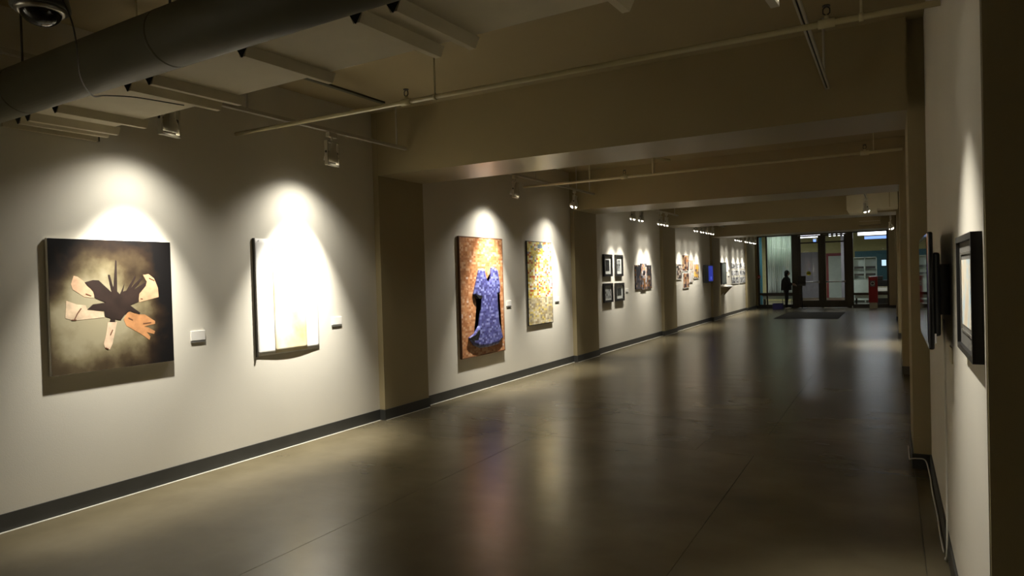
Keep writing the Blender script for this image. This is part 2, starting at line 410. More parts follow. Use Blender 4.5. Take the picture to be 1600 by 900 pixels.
for i in range(5):
    x = -2.52 + i*0.19
    tube_light(x, x+0.13, 35.2, 3.30, ['white lamp, leftmost of the five short lamps above the right glass door', 'white lamp, second of the five short lamps above the right glass door', 'white lamp, middle one of the five short lamps above the right glass door', 'white lamp, fourth of the five short lamps above the right glass door', 'white lamp, rightmost of the five short lamps above the right glass door'][i], hgt=0.10)
tube_light(-1.25, 0.05, 33.6, 3.22, 'long bright white fluorescent light behind the top of the right far window', hgt=0.12)
tube_light(-1.05, 0.02, 35.6, 3.10, 'long blue-white light below the bright one in the right far window', 'bluetube', 0.10)
tube_light(-3.1, -2.95, 34.2, 3.02, 'small blue light in the top corner of the left glass door', 'bluetube', 0.10)
tube_light(-4.9, -3.8, 33.1, 3.42, 'unseen white fluorescent light added above and behind the pale curtain')  # added out of sight behind the header to brighten the curtain
tube_light(-8.0, -6.0, 36.5, 3.4, 'white fluorescent light hidden left of the lobby curtain')
# notice shelving in the right window
t = thing('display_cabinet', (-1.1, 37.6, 0), 'pale display cabinet with dark bands behind the right far window', 'cabinet')
mb = MB(); mb.box(-1.62, -1.58, 37.45, 37.75, 0, 2.2); mb.box(-0.62, -0.58, 37.45, 37.75, 0, 2.2); mb.box(-1.62, -0.58, 37.72, 37.75, 0, 2.2); mb.box(-1.62, -0.58, 37.45, 37.75, 2.16, 2.2); mb.box(-1.12, -1.08, 37.45, 37.75, 0, 2.2)
mb.build('carcass', M['paleg'], t)
for z in (1.3, 1.65):
    for x0, x1 in ((-1.56, -1.14), (-1.06, -0.64)): MB().box(x0, x1, 37.43, 37.46, z, z+0.1).build('dark_band', M['dark'], t)
MB().box(-1.58, -0.62, 37.44, 37.47, 0.1, 1.1).build('door', M['paleg'], t)
t = thing('wall_screen', (-0.32, 39.9, 1.9), 'small glowing white screen on the far lobby wall', 'screen')
MB().box(-0.42, -0.16, 39.86, 39.94, 1.72, 2.1).build('bezel', M['black'], t); MB().box(-0.39, -0.19, 39.85, 39.86, 1.76, 2.06).build('display', emit('white_screen_glow', (0.6, 0.85, 1.0), 1.2), t)
# low bench under both windows (outside the glass)
def bench(x0, x1, y, label):
    t = thing('low_bench', ((x0+x1)/2, y, 0), label, 'bench')
    MB().box(x0, x1, y-0.2, y+0.2, 0.50, 0.56, 0.008).build('seat', M['dark'], t)
    MB().box(x0+0.03, x1-0.03, y-0.17, y+0.17, 0.36, 0.5).build('apron', M['paleg'], t)
    for x in (x0+0.08, x1-0.08):
        for yy in (y-0.15, y+0.15): MB().box(x-0.03, x+0.03, yy-0.03, yy+0.03, 0, 0.36).build('leg', M['dark'], t)
bench(-5.2, -3.75, 33.3, 'low pale bench with dark top behind the left far window')
bench(-1.4, -0.1, 33.3, 'low pale bench with dark top behind the right far window')
t = thing('notice_board', (-4.2, 33.9, 0), 'brown-topped notice board on legs behind the pale curtain', 'board')
MB().box(-4.45, -4.0, 33.88, 33.92, 0.75, 1.25).build('panel', M['grey'], t); MB().box(-4.47, -3.98, 33.87, 33.93, 1.25, 1.31).build('top_rail', M['redb'], t)
for x in (-4.42, -4.03): MB().box(x-0.015, x+0.015, 33.88, 33.92, 0, 0.75).build('leg', M['dark'], t)
t = thing('copy_machine', (-0.35, 34.3, 0), 'black and white copy machine behind the right far window', 'machine')
MB().box(-0.62, -0.08, 34.1, 34.5, 0.06, 0.62, 0.02).build('cabinet', M['black'], t); MB().box(-0.60, -0.10, 34.08, 34.5, 0.62, 0.85, 0.02).build('paper_unit', M['white'], t)
MB().box(-0.64, -0.06, 34.06, 34.52, 0.85, 1.12, 0.03).build('scanner', M['black'], t); MB().box(-0.6, -0.3, 34.05, 34.4, 1.12, 1.3, 0.02).build('control_panel', M['black'], t)
for x in (-0.58, -0.12):
    for y in (34.14, 34.46): MB().cyl((x-0.02, y, 0.03), (x+0.02, y, 0.03), 0.03, 10).build('caster', M['dark'], t)

# red kiosk in front of the right window
red = mat('red_kiosk_paint', (0.30, 0.012, 0.014), 0.4)
t = thing('red_kiosk', (-0.63, 31.6, 0), 'slim red kiosk with grey emblem plate before the right far window', 'kiosk')
MB().box(-0.80, -0.47, 31.5, 31.72, 0.24, 1.31, 0.015).build('body', red, t)
MB().box(-0.78, -0.49, 31.52, 31.70, 0.0, 0.24).build('plinth', mat('beige_plinth', (0.40, 0.36, 0.28), 0.6), t)
MB().box(-0.745, -0.565, 31.49, 31.505, 0.90, 1.14, 0.004).build('emblem_plate', M['grey'], t)
MB().box(-0.70, -0.60, 31.482, 31.492, 1.01, 1.05).build('emblem_bar', M['black'], t)
MB().lathe([(0.075, 0), (0.075, 0.006), (0.055, 0.006), (0.055, 0)], (-0.655, 31.49, 1.02), (0, -1, 0), 20).build('emblem_ring', M['white'], t)
# fire alarm pull station on the end pilaster
t = thing('fire_alarm_box', (-5.16, 32.15, 1.40), 'small red fire alarm box on the frame beside the left far window', 'alarm')
MB().box(-5.22, -5.10, 32.12, 32.2, 1.33, 1.47, 0.008).build('housing', red, t); MB().box(-5.19, -5.13, 32.105, 32.125, 1.375, 1.40).build('pull_handle', M['white'], t)
# entrance mat
o = MB().box(-3.56, -1.53, 24.95, 28.85, 0.0, 0.012, 0.004).build('entrance_mat', M['mattex']); recenter(o, (-2.55, 26.9, 0)); tag(o, 'dark grey entrance mat lying on the floor before the glass doors', 'mat')

# ------------------------------------------------------------------ left bay ceiling: soffit with ribs, duct
a2 = math.radians(-2.4)
t = thing('ribbed_soffit', (-2.6, 2.7, 2.87), 'low cream soffit panel with triangular ribs along the round duct', 'soffit')
so = t
def xy(x, y):                                        # the soffit runs a hair off square
    c = Vector((-2.6, 2.7)); d = Vector((x, y)) - c
    return (c.x + d.x*math.cos(a2) - d.y*math.sin(a2), c.y + d.x*math.sin(a2) + d.y*math.cos(a2))
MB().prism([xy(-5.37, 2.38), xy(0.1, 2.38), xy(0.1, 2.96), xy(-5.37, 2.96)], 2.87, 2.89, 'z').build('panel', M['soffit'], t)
for x in (-5.26, -5.12, -4.75, -3.90, -3.68, -2.86, -2.07, -1.85, -1.02, -0.2):
    mb = MB(); p = [(-0.045, 2.8705), (0.045, 2.8705), (0.018, 2.818), (-0.018, 2.818)]
    A = []; B = []
    for dx, z in p:
        q = xy(x+dx, 2.40); A.append(mb.b.verts.new((q[0], q[1], z))); q = xy(x+dx, 3.0); B.append(mb.b.verts.new((q[0], q[1], z)))
    for i in range(4): mb.b.faces.new((A[i], B[i], B[(i+1)%4], A[(i+1)%4]))
    mb.b.faces.new(B); mb.b.faces.new(A)
    rb = mb.build('rib', M['soffit'], t)
    mb = MB(); C = []
    for dx, z in [(-0.043, 2.8685), (0.043, 2.8685), (0.0, 2.812)]:
        q = xy(x+dx, 2.397); C.append((q[0], q[1], z))
    mb.b.faces.new([mb.b.verts.new(c) for c in C]); 
    D = [mb.b.verts.new((c[0], c[1]-0.004, c[2])) for c in C]; mb.b.faces.new(D)
    o = mb.build('dark_rib_mouth', M['black'], rb); o['label'] = 'black triangle for the dark inside of the open rib end'  # black triangle stands in for the dark hollow of the open rib
MB().box(XL+0.004, XL+0.03, 2.45, 3.10, 2.80, 2.865).build('wall_raceway', M['soffit'], t)
MB().box(XL+0.002, XL+0.034, 3.10, 3.112, 2.80, 2.885).build('raceway_end', M['duct'], t)
for x in (-4.3, -1.6):
    q = xy(x, 2.7); MB().cyl((q[0], q[1], 2.885), (q[0], q[1], ZC), 0.006, 6).build('hanger_rod', M['pipe'], t)
t = thing('round_duct', (-2.6, 2.12, 2.87), 'large round dark olive air duct crossing under the ceiling, top left', 'duct')
def dx(x, z=2.87, y=0.0):
    return (x, 2.12 + y + (x+2.6)*math.tan(a2), z)
MB().tube([dx(-5.36), dx(0.1)], 0.14, 40).build('pipe', M['duct'], t)
for x in (-4.55, -3.05, -1.5, -0.4):
    MB().tube([dx(x-0.012), dx(x+0.012)], 0.1408, 40).build('seam_band', M['duct'], t)
    MB().cyl(dx(x, 3.0), dx(x, ZC), 0.007, 6).build('hanger_rod', M['dark'], t)
# security dome
t = thing('security_camera', (-3.40, 1.73, ZC), 'dark domed security camera hanging from a pendant, top left corner', 'camera')
M['camgrey'] = mat('camera_housing_grey', (0.10, 0.105, 0.085), 0.5)
MB().lathe([(0.001, 0.0), (0.05, 0.0), (0.05, 0.03), (0.022, 0.04), (0.022, 0.5), (0.06, 0.53), (0.105, 0.61), (0.120, 0.69), (0.120, 0.70), (0.08, 0.70)], (-3.40, 1.73, ZC), (0, 0, -1), 32).build('housing', M['camgrey'], t)
MB().lathe([(0.080, 0.692), (0.104, 0.700), (0.104, 0.714), (0.086, 0.722), (0.080, 0.714)], (-3.40, 1.73, ZC), (0, 0, -1), 32).build('trim_ring', M['metal'], t)
dome = mat('smoked_dome', (0.006, 0.006, 0.008), 0.08, spec=0.8)
MB().lathe([(0.084*math.cos(k*PI/16), 0.714 + 0.062*math.sin(k*PI/16)) for k in range(9)], (-3.40, 1.73, ZC), (0, 0, -1), 28).build('smoked_dome', dome, t)
# thin cable from the camera over the duct to the lamp
pts = [(-3.29, 1.76, 3.00), (-3.285, 1.80, 2.90), (-3.32, 1.84, 2.80), (-3.50, 1.95, 2.71), (-3.75, 2.15, 2.70), (-4.05, 2.40, 2.80), (-4.10, 2.62, 2.845), (-4.07, 2.93, 2.855)]
MB().tube(smooth_path(pts), 0.004, 8).build('cable', M['dark'], t)

# ------------------------------------------------------------------ lighting tracks and lamps
def track(x, y0, y1, z, label, hang):
    t = thing('light_track', (x, (y0+y1)/2, z), label, 'track', 'lighting tracks')
    MB().box(x-0.018, x-0.006, y0, y1, z-0.016, z+0.016).box(x+0.006, x+0.018, y0, y1, z-0.016, z+0.016).box(x-0.018, x+0.018, y0, y0+0.01, z-0.016, z+0.016).box(x-0.018, x+0.018, y1-0.01, y1, z-0.016, z+0.016).build('channel', M['track'], t)
    MB().box(x-0.007, x+0.007, y0+0.01, y1-0.01, z-0.006, z+0.014).build('conductor_slot', M['slot'], t)
    for y in hang: MB().cyl((x, y, z+0.012), (x, y, ZC), 0.009, 8).build('hanger_rod', M['track'], t)
XT, ZT = -4.85, 3.17
track(XT, -2.2, 6.31, ZT, 'pale lighting track above the brown canvas and white sheet', [4.1, 6.15])
track(XT, 8.2, 12.0, ZT+0.02, 'pale lighting track above the dress panel and yellow mosaic', [9.6, 11.2, 11.8])
track(XT, 13.6, 17.8, ZT, 'pale lighting track above the four black frames', [14, 17.5])
track(XT, 19.3, 23.5, ZT, 'pale lighting track above the cluster of colour photographs', [19.6, 23.2])
track(XT, 25.1, 29.8, ZT-0.06, 'pale lighting track above the grey photograph grid', [25.4, 29.5])
XT2 = -0.435
track(XT2, 1.6, 6.31, ZT, 'pale lighting track with dark slot near the right wall', [3.0, 6.0])
track(XT2, 14.2, 17.0, ZT-0.01, 'short pale lighting track before the boxed air unit', [14.5, 16.7])
track(0.02, 20.5, 22.0, 3.02, 'short pale lighting track before the smaller air unit', [20.7, 21.8])

AIM = Vector((-0.245, 0, -0.97)).normalized()
WIDE = Vector((-0.33, 0, -0.94)).normalized()
def lamp_proto(convex):
    t = thing('track_lamp', (0, 0, 0), '', 'lamp')
    MB().box(-0.017, 0.017, -0.05, 0.05, -0.052, -0.017, 0.004).build('track_adapter', M['lampbody'], t)
    MB().cyl((0, 0, -0.052), (0, 0, -0.085), 0.009, 10).build('stem', M['lampbody'], t)
    yk = MB()
    for a in ((-0.068, 0.068, -0.095, -0.083), (-0.068, 0.068, -0.268, -0.256)): yk.box(-0.014, 0.014, a[0], a[1], a[2], a[3])
    for s in (-1, 1): yk.box(-0.014, 0.014, s*0.068-0.006, s*0.068+0.006, -0.268, -0.083)
    yk.build('yoke', M['lampbody'], t)
    c = Vector((0, 0, -0.175))
    hd = MB().lathe([(0.0, -0.085), (0.020, -0.085), (0.022, -0.04), (0.050, 0.015), (0.056, 0.03), (0.056, 0.062), (0.052, 0.062), (0.050, 0.03), (0.0, 0.02)], c, AIM, 24).build('lamp_head', M['lampbody'], t)
    MB().lathe([(0.0, 0.088), (0.02, 0.085), (0.038, 0.074), (0.048, 0.058), (0.050, 0.040)] if convex else [(0.0, 0.040), (0.048, 0.040)], c, AIM, 24).build('bulb_lens', M['lens'], hd)
    for s in (-1, 1): MB().cyl((0, s*0.052, -0.168), (0, s*0.075, -0.168), 0.01, 10).build('pivot_knob', M['dark'], t)
    ld = bpy.data.lights.new('bulb_light', 'SPOT'); ld.energy = LAMP_WATT; ld.color = LAMP_COL; ld.spot_size = math.radians(64); ld.spot_blend = 1.0; ld.shadow_soft_size = 0.03
    lo = bpy.data.objects.new('bulb_light', ld); COL.objects.link(lo); lo.parent = t
    lo.location = c + AIM*0.095
    lo.rotation_euler = AIM.to_track_quat('-Z', 'Y').to_euler()
    ld = bpy.data.lights.new('spill_light', 'SPOT'); ld.energy = LAMP_WATT*SPILL; ld.color = LAMP_COL; ld.spot_size = math.radians(122); ld.spot_blend = 1.0; ld.shadow_soft_size = 0.05
    lo = bpy.data.objects.new('spill_light', ld); COL.objects.link(lo); lo.parent = t
    lo.location = c + AIM*0.095; lo.rotation_euler = WIDE.to_track_quat('-Z', 'Y').to_euler()
    return t
PROTO = {}
def lamp(x, y, z, rz, label, group, watt=1.0, spill=1.0):
    k = y > 10
    if k not in PROTO: t = PROTO[k] = lamp_proto(k)
    else: t = copy_tree(PROTO[k])
    t.location = (x, y, z); t.scale = (1.3, 1.3, 1.3); t.rotation_euler = (0, 0, math.radians(rz)); t['label'] = label; t['group'] = group
    for c in t.children:
        if c.type == 'LIGHT':
            c.data = c.data.copy(); c.data.energy = LAMP_WATT*watt*(SPILL*spill if 'spill' in c.name else 1.0)
    return t
g = 'track lamps along the left wall'
lamp(XT, 3.36, ZT, 10, 'track lamp above the brown canvas with hands', g, 1.1, 1.4)
lamp(XT, 5.12, ZT, 6, 'track lamp above the white hanging sheet', g, 2.0, 1.1)
lamp(XT, 8.93, ZT+0.02, 6, 'track lamp above the orange mosaic with the blue dress', g, 1.6, 1.7)
lamp(XT, 11.10, ZT+0.02, 14, 'brightly glowing track lamp above the yellow mosaic', g, 1.6, 1.5)
for i, y in enumerate((14.25, 14.8)): lamp(XT, y, ZT, 0, ['nearer track lamp above the four black frames', 'farther track lamp above the four black frames'][i], g, 0.48)
for i, y in enumerate((16.25, 16.75)): lamp(XT, y, ZT, 0, ['nearer track lamp above the dark triptych collage', 'farther track lamp above the dark triptych collage'][i], g, 0.5)
for i, y in enumerate((19.75, 20.5, 21.15, 21.8)): lamp(XT, y, ZT, 0, 'track lamp above the cluster of colour photographs, %s from the viewer' % ['first', 'second', 'third', 'fourth'][i], g, 0.45)
for i, y in enumerate((25.6, 26.35, 27.6, 28.5, 29.4)): lamp(XT, y, ZT-0.06, 0, 'track lamp on the last track before the glass wall, %s from the viewer' % ['first', 'second', 'third', 'fourth', 'fifth'][i], g, 0.6)
lamp(XT, -0.6, ZT, 0, 'unseen track lamp added on the left wall beside the viewer', g, 1.0)  # added outside the view to brighten the return wall at right
lamp(XT, -2.0, ZT, 0, 'unseen track lamp added on the left wall behind the viewer', g, 1.0)  # second added lamp out of view, for the same wall
g = 'track lamps along the right wall'
lamp(XT2, 3.16, ZT, 176, 'track lamp shining on the black framed picture at right', g, 0.5, 0.1)
lamp(XT2, 16.3, ZT-0.01, 200, 'glowing track lamp before the boxed air unit', g, 1.0, 2.0)
lamp(0.02, 21.3, 3.02, 180, 'tiny glowing lamp right of the smaller air unit', g, 0.4)

# ------------------------------------------------------------------ sprinkler pipes
def sprinkler(x, y, z, pipe):
    t = MB().cyl((x, y, z+0.018), (x, y, z+0.045), 0.014, 10).build('sprinkler_head', M['pipe'], pipe)
    mb = MB()
    for s in (-1, 1): mb.tube([(x, y, z+0.045), (x+s*0.018, y, z+0.06), (x+s*0.018, y, z+0.085), (x, y, z+0.1)], 0.004, 6)
    mb.build('frame_arms', M['dark'], t)
    MB().cyl((x, y, z+0.098), (x, y, z+0.104), 0.022, 14).build('deflector', M['dark'], t)
zp, yp = 3.08, 4.4
t = thing('sprinkler_pipe', (-2.5, yp, zp), 'long cream sprinkler pipe crossing the near bay under the ceiling', 'pipe', 'sprinkler pipes')
MB().cyl((-5.37, yp, zp), (0.262, yp, zp), 0.018, 14).build('main_pipe', M['pipe'], t)
for x in (-3.36, -0.30): MB().cyl((x-0.045, yp, zp), (x+0.045, yp, zp), 0.027, 12).build('tee', M['pipe'], t)
for x in (-3.08, -0.12):
    MB().cyl((x, yp, zp), (x, yp, ZC), 0.007, 8).build('hanger_rod', M['pipe'], t)
    MB().tube([(x-0.012, yp, zp), (x+0.012, yp, zp)], 0.025, 12).build('clamp', M['pipe'], t)
sprinkler(-3.36, yp, zp, t)
sprinkler(-0.30, yp, zp, t)
zp, yp = 3.11, 9.75
t = thing('sprinkler_pipe', (-2.5, yp, zp), 'long cream sprinkler pipe in the second bay behind the first beam', 'pipe', 'sprinkler pipes')
MB().cyl((-5.15, yp, zp), (0.155, yp, zp), 0.020, 14).build('main_pipe', M['pipe'], t)
MB().tube([(-3.0, yp, zp), (-3.0, yp, zp+0.22), (-2.985, yp+0.03, zp+0.25), (-2.9, yp+0.5, zp+0.26)], 0.020, 12).build('branch_pipe', M['pipe'], t)
for x in (-3.44, -0.26): MB().cyl((x-0.05, yp, zp), (x+0.05, yp, zp), 0.032, 12).build('tee', M['pipe'], t)
MB().cyl((-0.26+0.1, yp, zp), (-0.26+0.1, yp, ZC), 0.007, 8).build('hanger_rod', M['pipe'], t)
MB().cyl((-4.0, yp, zp), (-4.0, yp, ZC), 0.012, 8).build('hanger_rod', M['pipe'], t)
sprinkler(-3.44, yp, zp, t)
sprinkler(-0.26, yp, zp, t)

# ------------------------------------------------------------------ air units on the beams at right
t = thing('air_unit', (-0.35, 17.45, 3.0), 'tan boxed air unit on the beam behind the glowing lamp', 'air unit')
MB().prism([(-0.84, 2.97), (0.165, 2.97), (0.165, 3.36), (0.13, 3.42), (-0.1, 3.40), (-0.4, 3.31), (-0.84, 3.29)], 17.1, 17.89, 'y').build('casing', M['soffit'], t)
MB().prism([(-0.80, 2.90), (-0.24, 2.90), (-0.24, 2.97), (-0.83, 2.97)], 17.12, 17.88, 'y').build('drip_tray', M['soffit'], t)
MB().box(0.0, 0.012, 17.095, 17.1, 2.98, 3.3).build('seam', M['ceil'], t)
t = thing('air_unit', (-0.5, 23.3, 3.0), 'smaller tan air unit on the farther beam near the tiny lamp', 'air unit')
MB().prism([(-0.81, 2.97), (-0.77, 2.955), (-0.235, 2.955), (-0.235, 3.19), (-0.81, 3.17)], 23.0, 23.655, 'y').build('casing', M['ceil'], t)
MB().box(-0.80, -0.245, 22.99, 23.0, 3.05, 3.062).build('seam', M['soffit'], t)

# ------------------------------------------------------------------ art on the left wall
def frame_box(mb, x0, x1, y0, y1, z0, z1, wdt):
    mb.box(x0, x1, y0, y0+wdt, z0, z1).box(x0, x1, y1-wdt, y1, z0, z1).box(x0, x1, y0+wdt, y1-wdt, z0, z0+wdt).box(x0, x1, y0+wdt, y1-wdt, z1-wdt, z1)
    return mb
def label_card(y, z, wd, hg, label):
    t = thing('wall_label', (XL, y, z), label, 'label', 'title cards beside the pictures')
    MB().box(XL, XL+0.012, y-wd/2, y+wd/2, z-hg/2, z+hg/2, 0.002).build('card', M['white'], t)
    MB().box(XL, XL+0.010, y-wd/2, y+wd/2, z-hg/2-0.018, z-hg/2-0.002).build('card_shadow', M['greymat'], t)  # dark strip drawn for the shadow under the card
# 1 brown canvas
def canvas_material():
    mt, nt, b = nodes_of('brown_oil_paint'); L = nt.links.new; b.inputs['Roughness'].default_value = 0.6; b.inputs['Specular IOR Level'].default_value = 0.3
    tc = nt.nodes.new('ShaderNodeTexCoord')
    n0 = nt.nodes.new('ShaderNodeTexNoise'); n0.inputs['Scale'].default_value = 3.8; n0.inputs['Detail'].default_value = 8
    L(tc.outputs['Object'], n0.inputs['Vector'])
    sb = nt.nodes.new('ShaderNodeVectorMath'); sb.operation = 'SUBTRACT'; sb.inputs[1].default_value = (0.5, 0.5, 0.5); L(n0.outputs['Color'], sb.inputs[0])
    sc = nt.nodes.new('ShaderNodeVectorMath'); sc.operation = 'SCALE'; sc.inputs['Scale'].default_value = 0.55; L(sb.outputs[0], sc.inputs[0])
    ad = nt.nodes.new('ShaderNodeVectorMath'); ad.operation = 'ADD'; L(tc.outputs['Object'], ad.inputs[0]); L(sc.outputs[0], ad.inputs[1])
    mp = nt.nodes.new('ShaderNodeMapping'); mp.inputs['Location'].default_value = (0, 0.14, 0.0); mp.inputs['Scale'].default_value = (0, 2.0, 1.75)
    L(ad.outputs[0], mp.inputs['Vector'])
    gr = nt.nodes.new('ShaderNodeTexGradient'); gr.gradient_type = 'SPHERICAL'; L(mp.outputs[0], gr.inputs['Vector'])
    r = ramp_node(nt, [(0.004, 0.003, 0.003), (0.022, 0.012, 0.006), (0.075, 0.052, 0.025), (0.20, 0.165, 0.09), (0.34, 0.30, 0.19)], 'LINEAR')
    for e, p in zip(r.color_ramp.elements, (0.0, 0.16, 0.38, 0.62, 0.85)): e.position = p
    # lower left of the canvas is a paler olive field; the right edge stays black
    mp2 = nt.nodes.new('ShaderNodeMapping'); mp2.inputs['Location'].default_value = (0, 0.42, 0.45); mp2.inputs['Scale'].default_value = (0, 1.5, 1.3)
    L(ad.outputs[0], mp2.inputs['Vector'])
    g2 = nt.nodes.new('ShaderNodeTexGradient'); g2.gradient_type = 'SPHERICAL'; L(mp2.outputs[0], g2.inputs['Vector'])
    mx = nt.nodes.new('ShaderNodeMath'); mx.operation = 'MULTIPLY_ADD'; mx.inputs[1].default_value = 0.55; L(g2.outputs['Fac'], mx.inputs[0]); L(gr.outputs['Fac'], mx.inputs[2])
    L(mx.outputs[0], r.inputs['Fac']); L(r.outputs['Color'], b.inputs['Base Color'])
    return mt
t = thing('canvas_painting', (XL, 3.185, 1.535), 'large square brown painting of hands around a black star', 'painting')
xf = -5.343
MB().box(XL+0.006, xf-0.002, 2.70, 3.672, 1.028, 2.04, 0.003).build('stretcher', M['white'], t)
MB().box(xf-0.002, xf, 2.703, 3.669, 1.031, 2.037).build('canvas', canvas_material(), t)
STAR = [(0.01, 0.347),(0.02, 0.339),(0.016, 0.099),(0.037, 0.076),(0.078, 0.163),(0.063, 0.097),(0.09, 0.104),(0.164, 0.221),(0.174, 0.214),(0.129, 0.125),(0.218, 0.21),(0.23, 0.201),(0.152, 0.11),(0.264, 0.175),(0.254, 0.137),(0.197, 0.078),(0.187, 0.011),(0.116, -0.015),(0.199, -0.08),(0.191, -0.094),(0.115, -0.06),(0.068, -0.087),(0.037, -0.129),(-0.007, -0.119),(-0.008, -0.14),(-0.051, -0.137),(-0.043, -0.109),(-0.086, -0.092),(-0.091, -0.049),(-0.219, -0.032),(-0.174, 0.006),(-0.075, 0.015),(-0.158, 0.054),(-0.17, 0.104),(-0.229, 0.176),(-0.167, 0.192),(-0.125, 0.189),(-0.028, 0.093),(-0.052, 0.231),(-0.038, 0.231),(-0.013, 0.129)]
HANDS = [([(-0.308, 0.226),(-0.33, 0.164),(-0.318, 0.123),(-0.233, 0.064),(-0.165, 0.055),(-0.163, 0.104),(-0.217, 0.148),(-0.236, 0.183),(-0.281, 0.219)], (0.62, 0.40, 0.25)),
 ([(-0.367, 0.042),(-0.378, -0.087),(-0.32, -0.109),(-0.09, -0.099),(-0.099, -0.055),(-0.216, -0.035),(-0.229, 0.001),(-0.295, 0.011)], (0.66, 0.50, 0.34)),
 ([(0.282, 0.235),(0.234, 0.228),(0.264, 0.17),(0.249, 0.13),(0.189, 0.064),(0.194, 0.006),(0.364, 0.042),(0.359, 0.119),(0.329, 0.197)], (0.55, 0.34, 0.20)),
 ([(0.099, -0.066),(0.06, -0.123),(0.08, -0.176),(0.2, -0.253),(0.27, -0.307),(0.279, -0.282),(0.248, -0.242),(0.312, -0.262),(0.321, -0.24),(0.265, -0.205),(0.226, -0.194),(0.323, -0.179),(0.324, -0.156),(0.238, -0.097),(0.191, -0.094)], (0.50, 0.24, 0.10)),
 ([(-0.066, -0.139),(0.007, -0.141),(-0.036, -0.312),(-0.059, -0.353),(-0.094, -0.335),(-0.103, -0.306),(-0.081, -0.229)], (0.70, 0.52, 0.36))]
def flat_poly(poly, x, d, c): return MB().prism([(c[0]+a, c[1]+b) for a, b in poly], x, x+d, 'x')
for i, (p, c) in enumerate(HANDS):
    o = flat_poly(p, xf, 0.0012, (3.185, 1.535)).build('painted_hand', mat('skin_paint_%d' % i, c, 0.5, var=0.22, scale=14, spec=0.3), t)
DK = mat('star_black_paint', (0.028, 0.016, 0.012), 0.5, var=0.3, scale=9)
o = flat_poly(STAR, xf+0.0008, 0.0012, (3.185, 1.535)).build('painted_star', DK, t)
SH = mat('hand_outline_paint', (0.16, 0.07, 0.035), 0.5)
# painted knuckle lines and eye-like marks on the hands
def stroke(mb, pts, wd):
    for (a, b), (c, d) in zip(pts, pts[1:]):
        n = Vector((-(d-b), c-a)).normalized()*wd
        mb.prism([(3.185+a+n.x, 1.535+b+n.y), (3.185+c+n.x, 1.535+d+n.y), (3.185+c-n.x, 1.535+d-n.y), (3.185+a-n.x, 1.535+b-n.y)], xf+0.0008, xf+0.0022, 'x')
for pts in ([(-0.315, -0.105), (-0.292, -0.06), (-0.262, -0.02)], [(-0.335, -0.104), (-0.30, -0.106)], [(-0.226, 0.088), (-0.185, 0.07)],
            [(-0.092, -0.335), (-0.068, -0.348)], [(-0.03, -0.20), (-0.05, -0.24)], [(0.205, 0.035), (0.225, 0.03)], [(0.285, 0.20), (0.33, 0.18)],
            [(0.10, -0.115), (0.135, -0.135)], [(0.22, -0.17), (0.29, -0.165)]):
    mb = MB(); stroke(mb, pts, 0.004); mb.build('painted_line', SH, t)
label_card(3.928, 1.222, 0.14, 0.085, 'white title card right of the brown canvas with hands')

# 2 white sheet curving off the wall at its foot
t = thing('paper_hanging', (XL, 4.97, 1.53), 'tall white paper sheet with faint yellow panel, curling at its foot', 'artwork')
mb = MB(); ny, nz = 24, 24; G = []
def sheet_x(u, v):                                   # u along the wall, v upward
    return XL + 0.005 + 0.011*(1-v)**3*math.sin(PI*min(1, u*1.02))**1.2 + 0.002*(1-v)*(1-u)
for i in range(ny+1):
    G.append([mb.b.verts.new((sheet_x(i/ny, j/nz), 4.57+0.82*i/ny, 0.962+1.145*j/nz)) for j in range(nz+1)])
for i in range(ny):
    for j in range(nz):
        f = mb.b.faces.new((G[i][j], G[i+1][j], G[i+1][j+1], G[i][j+1])); f.smooth = True
o = mb.build('sheet', M['matboard'], t); sm = o.modifiers.new('thickness', 'SOLIDIFY'); sm.thickness = 0.003; sm.offset = 0
mb = MB(); G = []
for i in range(13):
    u = 0.26 + 0.52*i/12
    G.append([mb.b.verts.new((sheet_x(u, j/nz*0.97+0.01)+0.0022, 4.57+0.82*u, 0.962+1.145*(0.01+0.97*j/nz))) for j in range(nz+1)])
for i in range(12):
    for j in range(nz):
        f = mb.b.faces.new((G[i][j], G[i+1][j], G[i+1][j+1], G[i][j+1])); f.smooth = True
mt, nt, b = nodes_of('faint_yellow_wash')
tc = nt.nodes.new('ShaderNodeTexCoord'); n = nt.nodes.new('ShaderNodeTexNoise'); n.inputs['Scale'].default_value = 3.5; n.inputs['Detail'].default_value = 5
nt.links.new(tc.outputs['Object'], n.inputs['Vector']); r = ramp_node(nt, [(0.80, 0.77, 0.68), (0.78, 0.70, 0.50), (0.72, 0.58, 0.26)], 'LINEAR')
r.color_ramp.elements[0].position = 0.35; r.color_ramp.elements[1].position = 0.5; r.color_ramp.elements[2].position = 0.72
nt.links.new(n.outputs['Fac'], r.inputs['Fac']); nt.links.new(r.outputs['Color'], b.inputs['Base Color']); b.inputs['Roughness'].default_value = 0.8
o = mb.build('yellow_panel', mt, t); sm = o.modifiers.new('thickness', 'SOLIDIFY'); sm.thickness = 0.002; sm.offset = 0
MB().box(XL+0.001, XL+0.022, 4.553, 4.568, 0.958, 2.108).build('edge_strip', M['dark'], t)
for y in (4.62, 5.34): MB().cyl((XL, y, 2.085), (XL+0.012, y, 2.085), 0.006, 8).build('pin', M['steel'], t)
label_card(5.66, 1.235, 0.15, 0.085, 'white title card right of the white hanging sheet')

